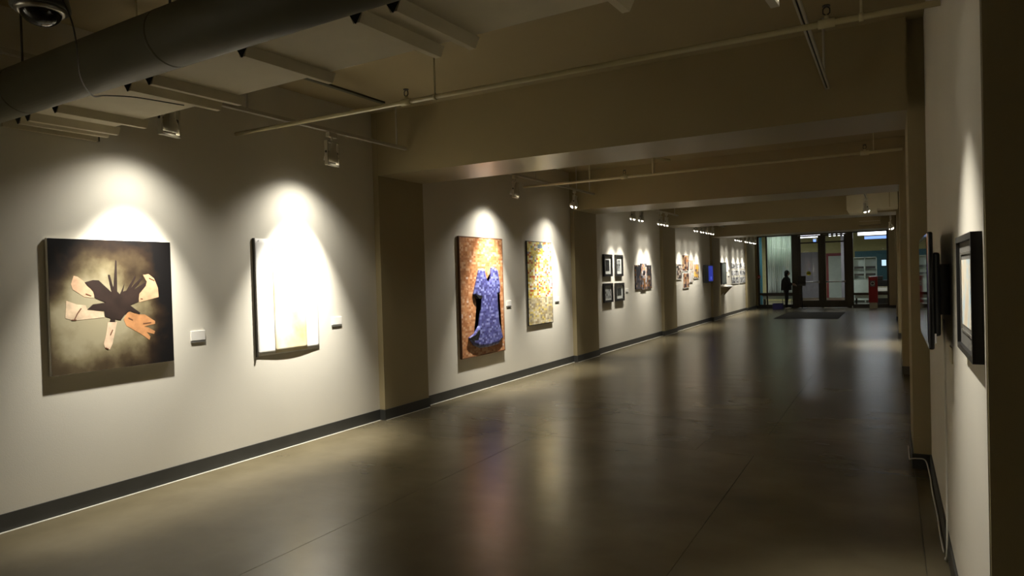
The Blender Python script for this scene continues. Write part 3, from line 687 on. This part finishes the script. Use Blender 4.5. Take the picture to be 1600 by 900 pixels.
# 3 orange mosaic with relief dress
t = thing('mosaic_panel', (XL, 8.73, 1.39), 'tall orange-brown mosaic panel with a relief blue dress', 'artwork')
orange = [(0.30, 0.11, 0.04), (0.46, 0.19, 0.075), (0.38, 0.15, 0.055), (0.56, 0.26, 0.11), (0.48, 0.22, 0.10), (0.62, 0.36, 0.20), (0.42, 0.17, 0.065), (0.70, 0.52, 0.42), (0.78, 0.68, 0.62)]  # the palest tones paint white highlights onto single tiles
MB().box(XL+0.006, XL+0.036, 8.125, 9.34, 0.528, 2.262, 0.003).build('tessera_field', patches('orange_tesserae', (0.055, 0.031), orange, 0.35, 0.0, 0.15, 0.14, 0.5, big=2.0), t)
frame_box(MB(), XL+0.004, XL+0.038, 8.113, 9.352, 0.516, 2.274, 0.014).build('edge_strip', mat('brown_edge', (0.16, 0.07, 0.03), 0.5), t)
DRESS = [(-0.147, 0.401),(-0.03, 0.43),(0.015, 0.4),(0.078, 0.252),(0.134, 0.214),(0.186, 0.275),(0.209, 0.437),(0.308, 0.45),(0.405, 0.399),(0.468, 0.17),(0.451, 0.043),(0.374, 0.02),(0.377, -0.106),(0.41, -0.412),(0.514, -0.65),(0.366, -0.738),(0.07, -0.754),(-0.164, -0.747),(-0.343, -0.693),(-0.46, -0.575),(-0.311, -0.517),(-0.192, -0.419),(-0.119, -0.181),(-0.101, -0.012),(-0.193, -0.021),(-0.311, 0.055),(-0.25, 0.185)]
HEM = [(-0.46, -0.575),(-0.383, -0.623),(-0.249, -0.626),(-0.19, -0.539),(-0.204, -0.466),(-0.312, -0.541)]
def relief(poly, c, x, side, inset, rise):
    mb = MB(); A = [mb.b.verts.new((x, c[0]+a, c[1]+b)) for a, b in poly]; B = [mb.b.verts.new((x+side, c[0]+a, c[1]+b)) for a, b in poly]
    k = len(poly)
    for i in range(k): mb.b.faces.new((A[i], B[i], B[(i+1)%k], A[(i+1)%k]))
    f = mb.b.faces.new(B); f.normal_update()
    if f.normal.x < 0: f.normal_flip()
    for th, dp in zip(inset, rise): bmesh.ops.inset_region(mb.b, faces=[f], thickness=th, depth=dp)
    mb.b.faces.new(A[::-1]); bmesh.ops.triangulate(mb.b, faces=[q for q in mb.b.faces if len(q.verts) > 4])
    return mb
blue = [(0.045, 0.045, 0.16), (0.075, 0.075, 0.24), (0.11, 0.115, 0.33), (0.06, 0.06, 0.20), (0.16, 0.18, 0.42), (0.085, 0.09, 0.27), (0.22, 0.24, 0.50)]
dr = relief(DRESS, (8.75, 1.38), XL+0.036, 0.018, (0.012, 0.02, 0.02), (0.008, 0.006, 0.003)).build('dress', patches('blue_tesserae', (0.046, 0.030), blue, 0.3, 3.0, 0.15, 0.14, 0.5), t)
dr['label'] = 'blue tiled dress in relief'
MB().prism([(8.75+a, 1.38+b) for a, b in HEM], XL+0.037, XL+0.071, 'x').build('dark_hem', M['black'], dr)
MB().prism([(8.75+a, 1.38+b) for a, b in [(-0.193, -0.021), (-0.101, -0.012), (-0.115, 0.03), (-0.16, 0.03), (-0.28, 0.05)]], XL+0.037, XL+0.073, 'x').build('sleeve_shadow', M['black'], dr)  # black piece shaped as the dark shadow at the sleeve end
label_card(9.56, 1.25, 0.15, 0.085, 'white title card right of the orange mosaic')

# 4 yellow mosaic
t = thing('mosaic_panel', (XL, 10.68, 1.55), 'narrower pale yellow mosaic panel beside the orange one', 'artwork')
yl = [(0.60, 0.44, 0.08), (0.78, 0.66, 0.18), (0.70, 0.52, 0.06), (0.84, 0.78, 0.46), (0.66, 0.52, 0.16), (0.82, 0.70, 0.24), (0.50, 0.14, 0.05), (0.86, 0.82, 0.64), (0.22, 0.28, 0.34), (0.78, 0.60, 0.08), (0.80, 0.74, 0.48)]
yg = [(0.52, 0.44, 0.26), (0.66, 0.57, 0.34), (0.44, 0.34, 0.16), (0.72, 0.58, 0.18), (0.58, 0.50, 0.34), (0.76, 0.68, 0.48), (0.36, 0.30, 0.20)]
MB().box(XL+0.004, XL+0.026, 10.215, 11.145, 1.30, 2.265, 0.003).build('yellow_tesserae', patches('yellow_tesserae', (0.066, 0.034), yl, 0.35, 9.0, 0.15, 0.14, 0.5, big=2.5), t)
MB().box(XL+0.004, XL+0.026, 10.215, 11.145, 0.845, 1.30, 0.003).build('grey_tesserae', patches('greyish_tesserae', (0.066, 0.034), yg, 0.35, 5.0, 0.15, 0.14, 0.5), t)
frame_box(MB(), XL+0.002, XL+0.024, 10.203, 11.157, 0.833, 2.277, 0.012).build('edge_strip', M['dark'], t)
label_card(11.38, 1.245, 0.17, 0.085, 'white title card right of the yellow mosaic')

# 5 four black frames
def framed(y0, y1, z0, z1, prn, label, wdt=0.05, mt_w=0.09, d=0.045):
    t = thing('framed_print', (XL, (y0+y1)/2, (z0+z1)/2), label, 'picture', 'four black framed prints')
    frame_box(MB(), XL+0.004, XL+d, y0, y1, z0, z1, wdt).build('frame', M['blackwood'], t)
    MB().box(XL+0.006, XL+0.016, y0+wdt, y1-wdt, z0+wdt, z1-wdt).build('mat_board', M['matboard'], t)
    q = wdt + mt_w
    MB().box(XL+0.016, XL+0.019, y0+q, y1-q, z0+q*0.85, z1-q*0.85).build('print', prn, t)
    MB().box(XL+d-0.012, XL+d-0.009, y0+wdt, y1-wdt, z0+wdt, z1-wdt).build('glazing', M['glass'], t)
bw1 = patches('black_white_print', (0.035, 0.06), [(0.01,)*3, (0.03,)*3, (0.015,)*3, (0.06,)*3, (0.02,)*3], 0.5, 1.0)
bw2 = patches('grey_figure_print', (0.06, 0.05), [(0.30,)*3, (0.05,)*3, (0.45,)*3, (0.02,)*3, (0.60,)*3], 0.5, 2.0)
bw3 = patches('pale_grey_print', (0.07, 0.05), [(0.45,)*3, (0.62,)*3, (0.52,)*3, (0.10,)*3, (0.58,)*3, (0.66,)*3], 0.5, 3.0)
framed(13.70, 14.20, 1.632, 2.11, bw1, 'black framed print with dark upright image, upper left of four')
framed(14.42, 14.88, 1.632, 2.11, bw2, 'black framed print with grey figure, upper right of four')
framed(13.67, 14.20, 1.07, 1.482, bw3, 'black framed pale grey print, lower left of four', mt_w=0.05)
framed(14.38, 14.92, 1.075, 1.478, bw1, 'black framed print with dark image, lower right of four')
label_card(15.2, 1.30, 0.15, 0.08, 'small white title card right of the four black frames')

# 6 dark triptych collage
t = thing('triptych_collage', (XL, 16.4, 1.59), 'dark three-panel collage with warm spots right of the four frames', 'artwork')
c1 = patches('collage_side_print', (0.085, 0.055), [(0.02, 0.02, 0.025), (0.05, 0.045, 0.05), (0.12, 0.08, 0.05), (0.03, 0.03, 0.035), (0.30, 0.22, 0.16), (0.09, 0.08, 0.09), (0.20, 0.09, 0.03)], 0.5, 11.0)
c2 = patches('collage_centre_print', (0.075, 0.055), [(0.12, 0.12, 0.14), (0.36, 0.36, 0.40), (0.05, 0.04, 0.04), (0.55, 0.28, 0.16), (0.28, 0.26, 0.28), (0.60, 0.55, 0.48), (0.16, 0.08, 0.03)], 0.5, 17.0)
dk = mat('collage_black_print', (0.015, 0.015, 0.018), 0.5)
MB().box(XL+0.004, XL+0.022, 15.78, 16.2, 1.30, 1.885).build('side_panel', c1, t)
MB().box(XL+0.004, XL+0.022, 16.62, 17.04, 1.30, 1.885).build('side_panel', c1, t)
MB().box(XL+0.004, XL+0.032, 16.21, 16.61, 1.28, 1.925).build('centre_panel', c2, t)
for y0, y1 in ((15.84, 15.95), (16.01, 16.14), (16.70, 16.82), (16.87, 16.99)): MB().box(XL+0.022, XL+0.024, y0, y1, 1.62, 1.86).build('black_block', dk, t)
for y0, y1, z0, z1, c in ((16.35, 16.46, 1.76, 1.82, (0.85, 0.35, 0.15)), (16.34, 16.48, 1.64, 1.74, (0.01, 0.01, 0.012)), (16.36, 16.48, 1.30, 1.55, (0.16, 0.075, 0.02))):
    MB().box(XL+0.032, XL+0.034, y0, y1, z0, z1).build('image_patch', mat('collage_patch', c, 0.5, var=0.2, scale=20), t)

# 7 cluster of six colour photographs
def photo(y0, y1, z0, z1, material, label, group):
    t = thing('mounted_photograph', (XL, (y0+y1)/2, (z0+z1)/2), label, 'photograph', group)
    MB().box(XL+0.004, XL+0.02, y0, y1, z0, z1).build('mount', M['white'], t)
    b = 0.02 if y1-y0 > 0.5 else 0.012
    MB().box(XL+0.02, XL+0.0225, y0+b, y1-b, z0+b, z1-b).build('print', material, t)
warm = [(0.28, 0.11, 0.04), (0.50, 0.30, 0.18), (0.12, 0.06, 0.05), (0.62, 0.42, 0.28), (0.40, 0.18, 0.07), (0.05, 0.035, 0.04), (0.55, 0.36, 0.16)]
pale = [(0.66, 0.62, 0.58), (0.60, 0.48, 0.38), (0.72, 0.70, 0.68), (0.64, 0.58, 0.50)]
darkw = [(0.03, 0.025, 0.025), (0.12, 0.08, 0.06), (0.45, 0.36, 0.28), (0.06, 0.05, 0.05), (0.60, 0.52, 0.44)]
gold = [(0.70, 0.40, 0.06), (0.80, 0.52, 0.12), (0.20, 0.10, 0.05), (0.05, 0.03, 0.03), (0.50, 0.34, 0.24), (0.75, 0.46, 0.10)]
g = 'cluster of colour photographs'
photo(19.40, 19.95, 1.475, 1.938, patches('photo_dark', (0.11, 0.07), darkw, 0.5, 1.3), 'dark warm-toned photograph at the left end of the cluster', g)
photo(19.99, 20.76, 1.712, 2.21, patches('photo_warm', (0.12, 0.07), warm, 0.5, 2.3), 'brown and orange photograph at the top of the cluster', g)
photo(20.84, 21.29, 1.76, 2.063, patches('photo_pale', (0.11, 0.07), [(0.55, 0.36, 0.22), (0.66, 0.55, 0.44), (0.60, 0.44, 0.30)], 0.5, 3.3), 'pale flesh-toned photograph upper right in the cluster', g)
photo(20.08, 20.78, 1.21, 1.673, patches('photo_warm2', (0.13, 0.07), warm, 0.5, 7.3), 'brown photograph at the bottom of the cluster', g)
photo(21.35, 22.0, 1.482, 1.948, patches('photo_gold', (0.13, 0.08), gold, 0.5, 4.3), 'golden and black photograph at the right end of the cluster', g)
photo(20.82, 21.26, 1.37, 1.748, patches('photo_white', (0.11, 0.07), pale, 0.5, 5.3), 'nearly white photograph in the middle of the cluster', g)
# 8 blue screen
t = thing('wall_monitor', (XL, 23.13, 1.62), 'black wall monitor with a glowing deep blue screen', 'monitor')
MB().box(XL+0.03, XL+0.10, 22.52, 23.64, 1.32, 1.915, 0.01).build('case', M['black'], t)
MB().box(XL+0.10, XL+0.103, 22.98, 23.60, 1.37, 1.875).build('display', M['screen'], t)
lb = emit('screen_glow_pale', (0.10, 0.14, 0.75), 1.0)
MB().box(XL+0.103, XL+0.105, 23.25, 23.38, 1.42, 1.52).build('image_patch', lb, t)
MB().box(XL, XL+0.03, 22.9, 23.3, 1.5, 1.75).build('mounting_plate', M['dark'], t)
# 9 dark monitor and shelf
t = thing('wall_monitor', (XL, 25.5, 1.61), 'dark grey unlit wall monitor above the bracket shelf', 'monitor')
MB().box(XL+0.02, XL+0.08, 25.08, 25.92, 1.21, 2.01, 0.01).build('case', M['black'], t)
MB().box(XL+0.08, XL+0.083, 25.13, 25.87, 1.26, 1.96).build('display', mat('unlit_screen', (0.08, 0.09, 0.08), 0.3), t)
MB().box(XL, XL+0.02, 25.3, 25.7, 1.45, 1.75).build('mounting_plate', M['dark'], t)
t = thing('bracket_shelf', (XL, 25.5, 1.12), 'white wall shelf on a triangular bracket under the dark monitor', 'shelf')
MB().box(XL, XL+0.30, 25.08, 25.95, 1.11, 1.15, 0.004).build('shelf_board', M['white'], t)
for y in (25.2, 25.8): MB().prism([(XL, y-0.015), (XL+0.28, y-0.015), (XL+0.28, y+0.015), (XL, y+0.015)], 1.08, 1.11, 'z').prism([(XL, 0.80), (XL+0.26, 1.08), (XL, 1.08)], y-0.012, y+0.012, 'y').build('bracket', M['tan'], t)
label_card(26.25, 1.72, 0.3, 0.12, 'pale card, left and upper of three by the grid')
label_card(26.75, 1.78, 0.3, 0.12, 'pale card nearest the grid of photographs, upper')
label_card(26.65, 1.56, 0.3, 0.12, 'pale card nearest the grid of photographs, lower')
# 10 grid of photographs
g = 'grid of grey photographs'
rowsz = [(1.77, 2.01), (1.50, 1.73), (1.19, 1.46)]
colsy = [(27.12, 27.85), (27.88, 28.55), (28.72, 29.35), (29.38, 29.98)]
for i, (z0, z1) in enumerate(rowsz):
    for j, (y0, y1) in enumerate(colsy):
        s = 0.11 if (i+j) % 2 else 0.17
        gp = patches('grey_photo_%d_%d' % (i, j), (s, 0.06), [(0.05,)*3, (0.25,)*3, (0.5,)*3, (0.12,)*3, (0.62,)*3, (0.34,)*3], 0.5, i*3.1+j*7.7)
        photo(y0, y1, z0, z1, gp, 'grey photograph in the grid by the glass wall, %s row, %s column' % (['top', 'middle', 'bottom'][i], ['first', 'second', 'third', 'last'][j]), g)

# ------------------------------------------------------------------ right wall: television and framed picture
t = thing('wall_television', (0.17, 4.4, 1.53), 'black flat television seen edge-on, on a wall bracket at right', 'television')
MB().box(0.157, 0.182, 3.9, 4.9, 1.243, 1.82, 0.008).build('bezel', mat('gloss_black_bezel', (0.006, 0.006, 0.006), 0.12, spec=0.4), t)
MB().box(0.1545, 0.158, 3.93, 4.87, 1.275, 1.79).build('display', mat('glossy_black_screen', (0.006, 0.006, 0.008), 0.03, spec=0.5), t)
MB().box(0.182, 0.215, 4.0, 4.8, 1.30, 1.72, 0.012).build('rear_housing', M['black'], t)
MB().box(0.215, 0.264, 4.15, 4.6, 1.40, 1.66).build('wall_bracket', M['dark'], t)
MB().box(0.183, 0.19, 3.905, 3.93, 1.275, 1.32).build('input_plate', M['steel'], t)
t = thing('framed_picture', (XR, 3.0, 1.545), 'black framed pale print with dark mat on the right wall', 'picture')
xa = 0.232
frame_box(MB(), xa, XR, 2.71, 3.30, 1.322, 1.762, 0.022).build('frame', M['blackwood'], t)
MB().box(xa+0.012, xa+0.02, 2.73, 3.28, 1.342, 1.742).build('mat_board', M['greymat'], t)
frame_box(MB(), xa+0.008, xa+0.012, 2.80, 3.21, 1.395, 1.70, 0.008).build('inner_fillet', M['metal'], t)
mt, nt, b = nodes_of('pale_map_print'); b.inputs['Roughness'].default_value = 0.6
tc = nt.nodes.new('ShaderNodeTexCoord'); n = nt.nodes.new('ShaderNodeTexNoise'); n.inputs['Scale'].default_value = 9; n.inputs['Detail'].default_value = 5
nt.links.new(tc.outputs['Object'], n.inputs['Vector']); r = ramp_node(nt, [(0.50, 0.66, 0.74), (0.74, 0.70, 0.58), (0.70, 0.60, 0.44)], 'LINEAR')
r.color_ramp.elements[0].position = 0.34; r.color_ramp.elements[1].position = 0.46; r.color_ramp.elements[2].position = 0.7
nt.links.new(n.outputs['Fac'], r.inputs['Fac']); nt.links.new(r.outputs['Color'], b.inputs['Base Color'])
MB().box(xa+0.009, xa+0.012, 2.84, 3.17, 1.425, 1.672).build('print', mt, t)
t = thing('wall_label', (XR, 4.1, 1.2), 'small tan title card on the right wall below the television', 'label', 'title cards beside the pictures')
MB().box(XR-0.008, XR, 4.03, 4.17, 1.16, 1.24, 0.002).build('card', M['soffit'], t)
# white cord along the foot of the right wall
pts = [(0.115, 7.2, 0.01), (0.112, 6.8, 0.03), (0.11, 6.5, 0.06), (0.118, 6.42, 0.085), (0.16, 6.425, 0.09), (0.22, 6.42, 0.08), (0.24, 6.2, 0.02), (0.238, 5.8, 0.008), (0.242, 5.3, 0.008), (0.238, 4.8, 0.006), (0.243, 4.42, 0.05), (0.25, 4.40, 0.6), (0.25, 4.40, 1.36)]
o = recenter(MB().tube(smooth_path(pts), 0.005, 8).build('power_cord', M['white']), pts[0])
tag(o, 'white power cord running along the foot of the right wall to the television', 'cord')

# ------------------------------------------------------------------ person at the far left window
def person():
    bx, by = -3.93, 31.35
    t = thing('person', (bx, by, 0), 'standing person in a dark hooded coat and dark trousers, arm reaching toward the small lectern', 'person')
    V = []; E = []; Rr = []
    def chain(pts, rad, start=None):
        prev = start
        for p, r in zip(pts, rad):
            V.append(p); Rr.append(r); i = len(V)-1
            if prev is not None: E.append((prev, i))
            prev = i
        return prev
    pel = chain([(0, 0, 0.86)], [0.15])
    ch = chain([(0.0, 0, 1.02), (-0.01, 0, 1.20), (0.0, 0, 1.32)], [0.18, 0.22, 0.19], pel)
    nk = chain([(0.02, 0, 1.40), (0.03, 0, 1.44)], [0.058, 0.055], ch)
    hd = chain([(0.04, 0, 1.50), (0.045, 0, 1.57)], [0.085, 0.088], nk)
    for s in (-1, 1):
        hp = chain([(0.0, s*0.09, 0.80), (0.01, s*0.10, 0.47), (-0.015, s*0.10, 0.12), (0.0, s*0.10, 0.055), (0.13, s*0.11, 0.035)], [0.10, 0.068, 0.045, 0.042, 0.036], pel)
    sh = chain([(0.02, -0.18, 1.30), (0.12, -0.22, 1.10), (0.27, -0.17, 1.07)], [0.09, 0.075, 0.045], ch)
    s2 = chain([(0.0, 0.18, 1.30), (0.04, 0.24, 1.08), (0.24, 0.20, 1.03)], [0.09, 0.075, 0.045], ch)
    me = bpy.data.meshes.new('body'); me.from_pydata([Vector(v) for v in V], E, [])
    o = bpy.data.objects.new('body', me); COL.objects.link(o); o.parent = t
    md = o.modifiers.new('skin', 'SKIN'); 
    if not me.skin_vertices: 
        bpy.context.view_layer.objects.active = o
        me.attributes.new
    for i, r in enumerate(Rr):
        me.skin_vertices[0].data[i].radius = (r, r); 
    me.skin_vertices[0].data[0].use_root = True
    ss = o.modifiers.new('smooth', 'SUBSURF'); ss.levels = 2; ss.render_levels = 2
    coat = mat('dark_coat_cloth', (0.014, 0.014, 0.013), 0.85, var=0.2); me.materials.append(coat)
    skin = mat('skin_tone', (0.36, 0.22, 0.15), 0.55)
    hx, hz = bx+0.045, 1.53
    f = MB(); f.sphere((hx+0.012, by, hz), 0.093, 18, 14, (0.95, 0.80, 1.15)); f.tube([(hx+0.085, by, hz+0.015), (hx+0.118, by, hz-0.015), (hx+0.09, by, hz-0.025)], 0.012, 8)
    f.tube([(hx+0.085, by-0.025, hz-0.055), (hx+0.095, by, hz-0.057), (hx+0.085, by+0.025, hz-0.055)], 0.008, 6)
    for s in (-1, 1): f.sphere((hx, by+s*0.078, hz), 0.022, 8, 6, (0.7, 0.4, 1.2))
    fo = f.build('face', skin, t)
    e = MB()
    for s in (-1, 1): e.sphere((hx+0.09, by+s*0.03, hz+0.02), 0.011, 8, 6)
    e.build('eyes', M['black'], fo)
    hr = MB().sphere((hx-0.014, by, hz+0.025), 0.103, 18, 12, (1.0, 0.92, 1.12)); hr.sphere((hx-0.05, by, hz-0.07), 0.075, 14, 10, (0.9, 1.05, 1.3)); hr.build('hood', coat, t)
    cs = MB().lathe([(0.20, 0.0), (0.215, 0.14), (0.225, 0.32), (0.215, 0.33), (0.19, 0.14)], (bx, by, 1.14), (0, 0, -1), 24); cs.build('coat_skirt', coat, t)
    for (wx, wy, wz, d) in ((0.27, -0.17, 1.07, Vector((1, 0.1, -0.15))), (0.24, 0.20, 1.03, Vector((1, -0.1, -0.2)))):
        w = Vector((bx+wx, by+wy, wz)); d.normalize(); sd = d.cross(Vector((0, 0, 1))).normalized()
        hm = MB(); hm.tube([w - d*0.02, w + d*0.03, w + d*0.09], 0.03, 10, True, [0.024, 0.034, 0.032])
        for k in range(4):
            b0 = w + d*0.085 + sd*(k-1.5)*0.018; ln = (0.075, 0.085, 0.08, 0.062)[k]
            hm.tube([b0, b0 + d*ln*0.45 + Vector((0, 0, -0.004)), b0 + d*ln*0.8 + Vector((0, 0, -0.02)), b0 + d*ln*0.9 + Vector((0, 0, -0.04))], 0.009, 8, True, [0.0095, 0.0092, 0.0085, 0.007])
        sg = -1 if wy < 0 else 1
        b0 = w + d*0.03 + sd*0.03*(-sg)
        hm.tube([b0, b0 + d*0.035 + sd*0.022*(-sg), b0 + d*0.065 + sd*0.026*(-sg)], 0.01, 8, True, [0.012, 0.0105, 0.008])
        hm.build('hand', skin, t)
    for s in (-1, 1):
        MB().sphere((bx+0.06, by+s*0.105, 0.04), 0.05, 12, 8, (2.5, 0.95, 0.78)).build('shoe', M['white'] if s < 0 else coat, t)
    return t
person()
t = thing('small_lectern', (-3.31, 31.35, 0), 'black slim lectern holding a dark board before the far glass', 'lectern')
MB().box(-3.48, -3.14, 31.15, 31.55, 0, 0.03, 0.008).build('foot_plate', M['black'], t); MB().cyl((-3.31, 31.35, 0.03), (-3.31, 31.35, 0.98), 0.025, 12).build('post', M['black'], t)
MB().prism([(31.20, 0.98), (31.50, 1.10), (31.50, 1.14), (31.20, 1.02)], -3.48, -3.14, 'x').build('sloped_top', M['dark'], t)
MB().prism([(31.38, 1.10), (31.41, 1.10), (31.50, 1.40), (31.47, 1.40)], -3.46, -3.16, 'x').build('back_board', M['black'], t)
bl = mat('blue_crate_plastic', (0.02, 0.018, 0.16), 0.5)
t = thing('blue_crate', (-4.27, 31.3, 0), 'deep blue plastic crate on the floor by the person', 'crate')
mb = MB(); mb.box(-4.47, -4.07, 31.15, 31.45, 0.0, 0.02); mb.box(-4.47, -4.45, 31.15, 31.45, 0.02, 0.24); mb.box(-4.09, -4.07, 31.15, 31.45, 0.02, 0.24); mb.box(-4.45, -4.09, 31.15, 31.17, 0.02, 0.24); mb.box(-4.45, -4.09, 31.43, 31.45, 0.02, 0.24)
mb.build('tub', bl, t)
MB().box(-4.48, -4.06, 31.14, 31.16, 0.215, 0.245).box(-4.48, -4.06, 31.44, 31.46, 0.215, 0.245).build('rim', bl, t)
